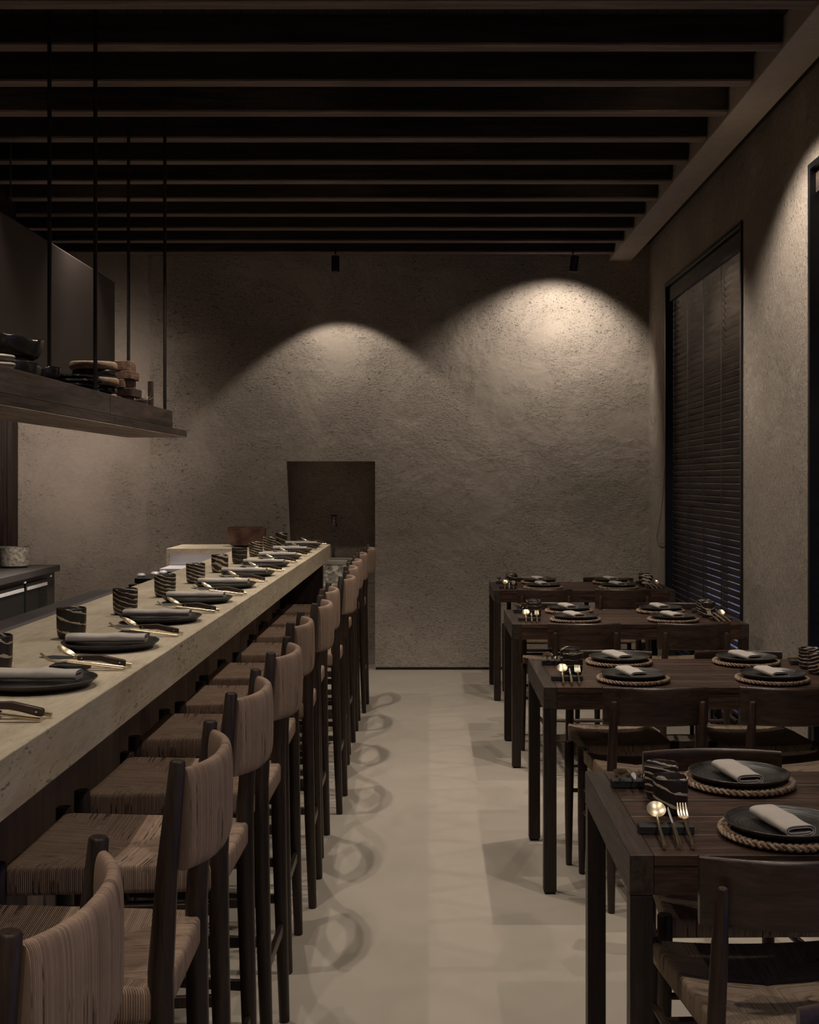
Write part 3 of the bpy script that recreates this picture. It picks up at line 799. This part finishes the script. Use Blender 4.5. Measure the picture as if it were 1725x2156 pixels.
def back_mb(hw, xc, bulge, z0, z1, th, pw=2.4, N=28, pad=.0, ex=4):
    # rounded section swept along y, curved in plan
    b = MB(); m = 28; sec = []
    hz = (z1-z0)/2
    for k in range(m):
        t = 2*PI*k/m; c, s_ = math.cos(t), math.sin(t)
        sec.append((math.copysign(abs(c)**(2/3.0), c)*th/2, math.copysign(abs(s_)**(2/ex), s_)*hz))
    vs = []
    for i in range(N+1):
        v = -1+2*i/N; y = v*hw
        off = xc+bulge*(1-abs(v)**pw)
        endk = 1-pad*max(0, (abs(v)-.85)/.15)**2
        for (a, c) in sec: vs.append((off+a, y, (z0+z1)/2+c*endk))
    fs = []; uvs = []
    for i in range(N):
        for k in range(m):
            l = (k+1) % m
            fs.append((i*m+k, (i+1)*m+k, (i+1)*m+l, i*m+l))
            u0, u1 = -1+2*i/N, -1+2*(i+1)/N
            uvs.append([(u0, k/m), (u1, k/m), (u1, (k+1)/m), (u0, (k+1)/m)])
    fs.append(tuple(range(m))[::-1]); uvs.append([(0, 0)]*m)
    fs.append(tuple(N*m+k for k in range(m))); uvs.append([(0, 0)]*m)
    return b.add(vs, fs, uvs)

def leg_mb(pts, rads, n=16):
    # small rounding on both ends
    P = [Vector(p) for p in pts]; a = P[0]+(P[1]-P[0]).normalized()*.003; c = P[-1]+(P[-2]-P[-1]).normalized()*.003
    return MB().tube([P[0], a]+P[1:-1]+[c, P[-1]], [rads[0]-.0025, rads[0]]+list(rads[1:-1])+[rads[-1], rads[-1]-.0025], n)

def make_stool():
    r = thing('bar_stool', '', 'bar stool')
    obj('seat', seat_mb(.722, saddle=.004), M['cord_seat'], r, ang=60)
    for sy in (-1, 1):
        obj('leg', leg_mb([(.230, sy*.158, .0), (.222, sy*.158, .25), (.214, sy*.158, .55), (.212, sy*.158, .74), (.222, sy*.157, .90), (.238, sy*.156, 1.066)], [.0145, .0175, .0205, .0205, .017, .0125]), M['stool'], r)
        obj('leg', leg_mb([(-.222, sy*.212, .0), (-.222, sy*.212, .3), (-.222, sy*.212, .60), (-.222, sy*.212, .733)], [.0135, .018, .0205, .0195]), M['stool'], r)
    obj('backrest', back_mb(.150, .243, .040, .893, 1.052, .026, 2.6), M['cord_back'], r, ang=60)
    def rail(p, q, h=.026, w_=.016):
        p = Vector(p); q = Vector(q); d = (q-p).normalized(); a = d.cross(Vector((0, 0, 1))).normalized()*w_/2; u = Vector((0, 0, h/2))
        vs = [p-a-u, p+a-u, p+a+u, p-a+u, q-a-u, q+a-u, q+a+u, q-a+u]
        return MB().add(vs, [(0,1,2,3), (7,6,5,4), (0,4,5,1), (1,5,6,2), (2,6,7,3), (3,7,4,0)])
    for sy in (-1, 1):
        obj('side_rail', rail((-.222, sy*.205, .628), (.213, sy*.158, .628)), M['stool'], r, .003)
        obj('stretcher', rail((-.222, sy*.205, .44), (.216, sy*.158, .44), .024, .014), M['stool'], r, .003)
        obj('stretcher', rail((-.222, sy*.205, .34), (.218, sy*.158, .34), .024, .014), M['stool'], r, .003)
    obj('footrest', rail((-.222, -.205, .25), (-.222, .205, .25), .028, .018), M['stool'], r, .003)
    obj('stretcher', rail((.222, -.155, .262), (.222, .155, .262), .030, .014), M['stool'], r, .003)
    return r
STOOLS = Pool(make_stool)
stools = [(1.178, -.403), (1.89, -.392), (2.50, -.401), (3.08, -.396), (3.725, -.424), (4.29, -.406), (4.86, -.426), (5.50, -.396), (6.13, -.422), (6.69, -.432), (7.31, -.434), (7.88, -.412)]
for i, (yn, xt) in enumerate(stools):
    if i == 0: lab = 'nearest cord-backed bar stool, cut by the bottom left corner of the picture'
    elif i == 11: lab = 'last bar stool, nearest the back wall niche'
    elif i == 1: lab = 'second nearest woven bar stool, whole backrest in view at the bottom left'
    else: lab = 'dark wooden bar stool with woven cord seat, %s along the bar from the back wall' % ords[11-i]
    STOOLS.put((xt-.238, yn+.157, 0), random.uniform(-.025, .025), lab, 'woven bar stools along the stone bar')

def make_chair():
    r = thing('dining_chair', '', 'chair')
    obj('seat', seat_mb(.477, fr=.205, rr=.165, dx=.205, th=.048, saddle=.012), M['cord_seat_pale'], r, ang=60)
    for sy in (-1, 1):
        obj('leg', leg_mb([(.216, sy*.160, .0), (.208, sy*.160, .2), (.205, sy*.158, .46), (.222, sy*.155, .62), (.238, sy*.153, .735)], [.0125, .016, .018, .0165, .0105]), M['chair'], r)
        obj('leg', leg_mb([(-.207, sy*.207, .0), (-.207, sy*.207, .2), (-.205, sy*.205, .38), (-.205, sy*.205, .482)], [.012, .016, .0185, .018]), M['chair'], r)
    obj('backrest', back_mb(.184, .176, .042, .645, .778, .019, 2.0, ex=9), M['chair_y'], r, ang=60)
    for sy in (-1, 1):
        obj('stretcher', MB().tube([(-.205, sy*.200, .24), (0, sy*.185, .24), (.207, sy*.162, .24)], [.008, .0105, .008], 10), M['chair'], r)
        obj('stretcher', MB().tube([(-.205, sy*.200, .33), (0, sy*.185, .33), (.205, sy*.162, .33)], [.008, .0105, .008], 10), M['chair'], r)
    obj('stretcher', MB().tube([(-.206, -.2, .29), (-.206, 0, .29), (-.206, .2, .29)], [.008, .0105, .008], 10), M['chair'], r)
    obj('stretcher', MB().tube([(.207, -.157, .29), (.207, 0, .29), (.207, .157, .29)], [.008, .0105, .008], 10), M['chair'], r)
    return r
CHAIRS = Pool(make_chair)

# ------------------------------------------------------------------ tables
TL, TD = 1.232, .706
def make_table():
    r = thing('dining_table', '', 'table')
    e = .048
    for x0, x1 in ((0, e), (TL-e, TL)):
        obj('end_frame', MB().box(x0, x1, 0, TD, .669, .75), M['table_y'], r, .0018)
    for i in range(5):
        a = i*TD/5; c = (i+1)*TD/5
        obj('top_plank', MB().box(e+.0006, TL-e-.0006, a+(.0016 if i else 0), c-(.0 if i == 4 else .0), .728, .7495), M['table'], r, .0012)
    gl = MB()
    for i in range(1, 5): gl.box(e+.001, TL-e-.001, i*TD/5-.0002, i*TD/5+.0019, .733, .7494)
    obj('plank_joint', gl, M['gapline'], r)
    obj('apron', MB().box(e+.0006, TL-e-.0006, .002, .024, .669, .7275), M['table'], r, .001)
    obj('apron', MB().box(e+.0006, TL-e-.0006, TD-.024, TD-.002, .669, .7275), M['table'], r, .001)
    for x in (.001, TL-.047):
        for y in (.001, TD-.047):
            l = obj('leg', MB().box(x, x+.046, y, y+.046, .008, .668), M['table_z'], r, .0018)
            obj('glide', MB().box(x+.006, x+.040, y+.006, y+.040, 0, .0078), M['rubber'], l)
    return r
TABLES = Pool(make_table)
tables = [(.400, 2.448), (.412, 4.428), (.428, 6.366), (.436, 8.300)]
TN = ['the nearest table', 'the second nearest table', 'the third nearest table', 'the table by the back wall']

# tableware
def plate_mb():
    r = .1225
    return MB().lathe([(0, .002), (.075, .0015), (.078, 0), (.082, .002), (.108, .006), (r-.002, .0155), (r, .0185), (r-.003, .0195), (r-.008, .0155), (.106, .0105), (.085, .0075), (0, .0065)], 96, wob=.0035, seed=4)
def make_plate(): return tag(obj('dinner_plate', plate_mb(), M['plate'], ang=50), '', 'plate')
PL = Pool(make_plate)
def make_mat():
    b = MB(); n = 18
    for k in range(3):
        pts = []
        for i in range(252):
            th = 2*PI*i/252; ph = n*th+2*PI*k/3
            rr = .1235+.0090*math.sin(ph); pts.append((rr*math.cos(th), rr*math.sin(th), .0098+.0038*math.sin(2*ph)))
        b.tube(pts, .0036, 8, closed=True, sx=1.45)
    b.lathe([(0, .001), (.112, .001), (.114, .007), (.112, .0115), (0, .0115)], 48)
    return tag(obj('straw_placemat', b, M['braid'], ang=60), '', 'placemat')
MT = Pool(make_mat)
def napkin_mb(w_, h_, L_, turns=2.2, seed=0, taper=.06):
    rnd = random.Random(seed); b = MB(); N = 60; S = 12; th = .0022
    cl = []
    for i in range(N+1):
        t = i/N; a = 2*PI*turns*t-PI*.35; s1 = 1-.13*turns*t; s2 = 1-.36*turns*t
        s2 = max(s2, .10)
        c, s_ = math.cos(a), math.sin(a)
        cl.append(Vector((math.copysign(abs(c)**.55, c)*w_/2*s1, math.copysign(abs(s_)**.75, s_)*h_/2*s2)))
    out = []; inn = []
    for i, p in enumerate(cl):
        t = (cl[min(i+1, N)]-cl[max(i-1, 0)]).normalized(); nrm = Vector((t.y, -t.x))*th/2
        out.append(p+nrm); inn.append(p-nrm)
    sec = out+inn[::-1]; m = len(sec); vs = []
    for j in range(S+1):
        y = (j/S-.5)*L_; k = 1+taper*math.sin(j*1.3+seed)-.12*abs(j/S-.5)*2*(1-j/S)
        lift = .0015*math.sin(j*.9+seed*2)
        for p in sec: vs.append((p.x*(1+.02*math.sin(j+seed)), y, h_/2+p.y*k+max(0, lift)*(p.y > 0)))
    fs = [(j*m+i, j*m+(i+1) % m, (j+1)*m+(i+1) % m, (j+1)*m+i) for j in range(S) for i in range(m)]
    half = len(out)
    for i in range(half-1):
        for jj, fl in ((0, 1), (S, 0)):
            q = (jj*m+i, jj*m+i+1, jj*m+m-2-i, jj*m+m-1-i)
            fs.append(q if fl else q[::-1])
    zmin = min(v_[2] for v_ in vs); vs = [(a, c, max(d-zmin, 0)) for a, c, d in vs]
    return b.add(vs, fs)
NT = Pool(lambda: tag(obj('linen_napkin', napkin_mb(.066, .025, .165, 2.1, 1), M['linen'], ang=70), '', 'napkin'))
NB = Pool(lambda: tag(obj('linen_napkin', napkin_mb(.050, .024, .200, 2.3, 2), M['linen'], ang=70), '', 'napkin'))
def cup_mb():
    return MB().lathe([(0, .004), (.024, .004), (.026, 0), (.031, .001), (.0365, .009), (.0385, .03), (.0393, .074), (.0395, .081), (.0378, .0825), (.0362, .080), (.0355, .03), (.032, .012), (0, .008)], 64, wob=.006, seed=9)
cupmesh = {}
def put_cup(kind, loc, rz, label, group):
    if kind not in cupmesh: cupmesh[kind] = cup_mb().mesh('cup', M[kind], True, 50)
    o = D.objects.new('ceramic_cup', cupmesh[kind]); link(o); o.location = loc; o.rotation_euler = (0, 0, rz)
    return tag(o, label, 'cup', group)
# cutlery lies along -y (handle end) to +y (head); handle end at the origin
def handle_mb(L0=.125, r=.0043, z0=.005, z1=.012, tip=True):
    n = 7; pts = [(0, L0*i/n, z0+(z1-z0)*i/n) for i in range(n+1)]
    return MB().tube(pts, [r*1.02]+[r*(1.0-.32*i/n) for i in range(1, n+1)], 16, rib=.13)
def spoon():
    r = thing('brass_spoon', '', 'spoon')
    obj('handle', handle_mb(.128), M['brass'], r)
    b = MB(); N = 20; K = 6; vs = []; 
    for s_ in (0, 1):
        for i in range(K+1):
            q = i/K
            for k in range(N):
                th = 2*PI*k/N
                rr = .0215*q
                z = .0125+.0035-.0075*(1-q*q)+(.0008 if s_ == 0 else 0)
                vs.append((rr*math.cos(th)*.96, .156+rr*math.sin(th)*1.08, z))
    for s_ in (0, 1):
        base = s_*(K+1)*N
        fs = [(base+i*N+k, base+i*N+(k+1) % N, base+(i+1)*N+(k+1) % N, base+(i+1)*N+k) for i in range(K) for k in range(N)]
        b.add([], [])
        for f in fs: b.f.append(list(f))
    for k in range(N): b.f.append([K*N+k, K*N+(k+1) % N, (K+1)*N+K*N+(k+1) % N, (K+1)*N+K*N+k])
    tl = math.radians(24); b.v = [(p[0], .134+(p[1]-.134)*math.cos(tl)-(p[2]-.0135)*math.sin(tl), .0135+(p[1]-.134)*math.sin(tl)+(p[2]-.0135)*math.cos(tl)) for p in vs]
    b.tube([(0, .124, .0122), (0, .131, .0135), (0, .138, .0142)], [.0025, .0026, .003], 10)
    obj('bowl', b, M['brass_bowl'], r, ang=60)
    return r
def fork():
    r = thing('brass_fork', '', 'fork')
    obj('handle', handle_mb(.125), M['brass'], r)
    b = MB()
    def slab(pts, w_, t=.0016):
        vs = []
        for (y, z, x, ww) in pts: vs += [(x-ww/2, y, z-t/2), (x+ww/2, y, z-t/2), (x+ww/2, y, z+t/2), (x-ww/2, y, z+t/2)]
        m = len(pts); fs = [(0, 1, 2, 3), tuple(4*(m-1)+q for q in (3, 2, 1, 0))]
        for i in range(m-1):
            for q in range(4): fs.append((i*4+q, i*4+(q+1) % 4, (i+1)*4+(q+1) % 4, (i+1)*4+q))
        b.add(vs, fs)
    slab([(.120, .0120, 0, .004), (.130, .0125, 0, .006), (.137, .0112, 0, .0165), (.144, .0100, 0, .0215), (.151, .0102, 0, .0225)], 0)
    for q in (-1.5, -.5, .5, 1.5):
        slab([(.1505, .0103, q*.0060, .0038), (.163, .0125, q*.0060, .0036), (.175, .0195, q*.0059, .0030), (.184, .0265, q*.0058, .0020)], 0)
    obj('tines', b, M['brass_bowl'], r, ang=60)
    return r
def knife():
    r = thing('brass_knife', '', 'knife')
    obj('handle', handle_mb(.105, .0060, .0068, .012), M['brass'], r)
    poly = [(-.0035, .100), (-.0065, .120), (-.0068, .150), (-.004, .178), (.0015, .200), (.0035, .180), (.0035, .100)]
    b = MB().prism(poly, -.0007, .0007); b.move(Matrix.Translation((0, 0, .0125)) @ Matrix.Rotation(math.radians(55), 4, 'Y'))
    obj('blade', b, M['steel'], r)
    return r
def wood_knife():
    r = thing('steak_knife', '', 'knife')
    # angled dark wooden handle
    poly = [(0, .003), (.0, .015), (.004, .017), (.058, .0265), (.108, .0225), (.108, .0115), (.055, .0125), (.006, .002)]
    b = MB().prism([(a, c) for a, c in poly], -.0065, .0065, 'x')
    h_ = obj('handle', b, M['wood_handle'], r, .002)
    for q in ((.012, .011), (.098, .017)):
        obj('rivet', MB().tube([(-.0072, q[0], q[1]), (.0072, q[0], q[1])], .0016, 10), M['steel'], h_)
    obj('bolster', MB().box(-.004, .004, .108, .118, .0135, .0215), M['brass'], r, .001)
    poly = [(.118, .0135), (.118, .0205), (.165, .0205), (.195, .0135), (.180, .0105), (.15, .010)]
    b = MB().prism(poly, -.0007, .0007, 'x'); b.move(Matrix.Translation((0, 0, .017)) @ Matrix.Rotation(math.radians(50), 4, 'Y') @ Matrix.Translation((0, 0, -.017)))
    obj('blade', b, M['steel_door'], r)
    return r
SP, FK, KN, WK = Pool(spoon), Pool(fork), Pool(knife), Pool(wood_knife)
RT = Pool(lambda: tag(obj('cutlery_rest', MB().box(-.058, .058, -.018, .018, 0, .0165), M['black_stone'], None, .002), '', 'cutlery rest'))
RB = Pool(lambda: tag(obj('small_cutlery_rest', MB().box(-.040, .040, -.030, .030, 0, .0125), M['black_stone'], None, .002), '', 'cutlery rest'))

# bar settings: ten plates, ten cups, eleven cutlery sets
kinds = ['cup_few', 'cup_few', 'cup_many', 'cup_many', 'cup_many', 'cup_wide', 'cup_dark', 'cup_many', 'cup_many', 'cup_few']
look = {'cup_few': 'black cup with few pale bands', 'cup_many': 'black cup with many pale bands', 'cup_wide': 'cup with wide pale bands', 'cup_dark': 'almost plain black cup'}
zb = BZ+.0006
for k in range(10):
    y = 2.54+.588*k; j = 9-k
    where = 'on the stone bar, %s setting from the back wall' % ords[j]
    if k == 0: where = 'on the stone bar, nearest setting at left edge'
    PL.put((-.815, y, zb), k*.7, 'black stoneware plate '+where, 'black plates along the stone bar')
    NB.put((-.825+random.uniform(-.006, .006), y+.012, zb+.0116), PI/2+random.uniform(-.05, .05)+(PI if k % 2 else 0)*0, 'rolled taupe napkin '+where, 'napkins along the stone bar')
    put_cup(kinds[k], (-.972, 2.735+.588*k, zb), .35+.2*math.sin(k*1.7), look[kinds[k]]+' '+where, 'marbled cups along the stone bar')
for k in range(11):
    y = 2.19+.588*k; j = 10-k
    where = 'on the stone bar, %s set from the back wall' % ords[j]
    if k == 0: where = 'on the stone bar, nearest set at the left edge'
    rb = random.uniform(-.04, .04)
    xh = -.690
    RB.put((xh-.125, y, zb), rb, 'small black cutlery rest '+where, 'cutlery rests along the stone bar')
    lift = .0108
    a = .05
    FK.put((xh, y-.020, zb+.0005), 0, 'brass fork '+where, 'cutlery along the stone bar', rot=(math.radians(4.6), 0, PI/2+.10+rb))
    WK.put((xh-.0, y-.000, zb+.004), 0, 'wood-handled knife '+where, 'cutlery along the stone bar', rot=(math.radians(2.8), 0, PI/2+.02+rb))
    SP.put((xh+.008, y+.020, zb+.0005), 0, 'brass spoon '+where, 'cutlery along the stone bar', rot=(math.radians(4.6), 0, PI/2-.06+rb))

# dining tables with settings and chairs
def cutlery_set(ox, oy, zt, back, right, tn):
    side = ('right-hand' if right else 'left-hand'); row = 'far' if back else 'near'
    w_ = 'on %s, %s %s corner' % (tn, row, side)
    g = 'cutlery on the dining tables'
    rz = PI if back else 0; sg = -1 if back else 1
    RT.put((ox, oy, zt), rz, 'long black cutlery rest '+w_, 'cutlery rests on the dining tables')
    m = -1 if right else 1
    for P, dx, nm in ((SP, -.026, 'brass spoon'), (KN, .004, 'brass knife'), (FK, .032, 'brass fork')):
        lean = -.07 if not right else .12
        lx = dx*m*(-1 if False else 1)
        P.put((ox+lx-sg*math.sin(-lean)*(-.0), oy-sg*.125, zt+.001), 0, nm+' '+w_, g, rot=(math.radians(6.3), 0, rz+lean))
CH = [ # x, y of back top centre, facing: 1 = +y (near side of table), -1 = far side
    [(.700, 2.335, 1), (.753, 3.28, -1)],
    [(.788, 4.26, 1), (1.266, 4.26, 1), (.750, 5.18, -1), (1.302, 5.18, -1)],
    [(.778, 6.16, 1), (1.331, 6.16, 1), (.717, 7.20, -1), (1.39, 7.20, -1)],
    [(.762, 8.09, 1), (1.284, 8.09, 1), (.740, 9.09, -1), (1.316, 9.09, -1)]]
ckinds = [['cup_few', 'cup_many', None, None], ['cup_dark', 'cup_few', 'cup_many', 'cup_many'], ['cup_dark', 'cup_few', 'cup_few', 'cup_many'], ['cup_few', 'cup_dark', 'cup_wide', 'cup_few']]
for t, (tx, ty) in enumerate(tables):
    tn = TN[t]; zt = .7500+.0006
    TABLES.put((tx, ty, 0), 0, ['nearest', 'second nearest', 'third nearest', 'farthest'][t]+' dark wooden dining table, '+['cut by the right edge', 'between the nearest and third tables', 'its end by the blind', 'against the back wall'][t], 'dark wooden dining tables')
    sides = (0,) if t == 0 else (0, 1)
    for rt in sides:
        sn = 'left-hand' if not rt else 'right-hand'
        for bk in (0, 1):
            rn = 'far' if bk else 'near'
            px = tx+(.350 if not rt else .868)+(.01 if bk else -.004); py = ty+(.133 if not bk else .562)
            w_ = 'on %s, %s %s setting' % (tn, rn, sn)
            MT.put((px, py, zt), t+bk, 'braided straw placemat '+w_, 'straw placemats on the dining tables')
            PL.put((px, py, zt+.0145), t*1.3+bk*2+rt, 'black stoneware plate '+w_, 'black plates on the dining tables')
            nk = NT.put((px-.012, py-.022, zt+.0145+.0105), .10+random.uniform(-.08, .08)+(.10 if not bk else .12), 'folded taupe napkin '+w_, 'napkins on the dining tables')
        cx = tx+.142 if not rt else tx+TL-.142
        for bk in (0, 1):
            kd = ckinds[t][rt*2+bk]
            if kd: put_cup(kd, (cx+(.004 if bk else 0), ty+(.312 if not bk else .44), zt), t*2.1+bk*1.1+rt, look[kd]+' on %s, %s %s one' % (tn, 'far' if bk else 'near', sn), 'marbled cups on the dining tables')
        ox = tx+.102 if not rt else tx+TL-.110
        cutlery_set(ox, ty+.158, zt, False, bool(rt), tn)
        cutlery_set(ox-(.01 if rt else 0), ty+.548, zt, True, bool(rt), tn)
    for (cx, cy, f) in CH[t]:
        rz = -PI/2 if f > 0 else PI/2
        off = .2
        left = cx < tx+.6
        lab = 'dark cord-seated chair on the %s side of %s' % ('near' if f > 0 else 'far', tn)
        if t: lab += ', '+('left' if left else 'right')
        CHAIRS.put((cx, cy+f*off, 0), rz+random.uniform(-.03, .03), lab, 'woven dining chairs at the tables')
CHAIRS.put((.688, 1.70-.2, 0), PI/2, 'dark wooden chair whose top corner cuts into the bottom right corner', 'woven dining chairs at the tables')
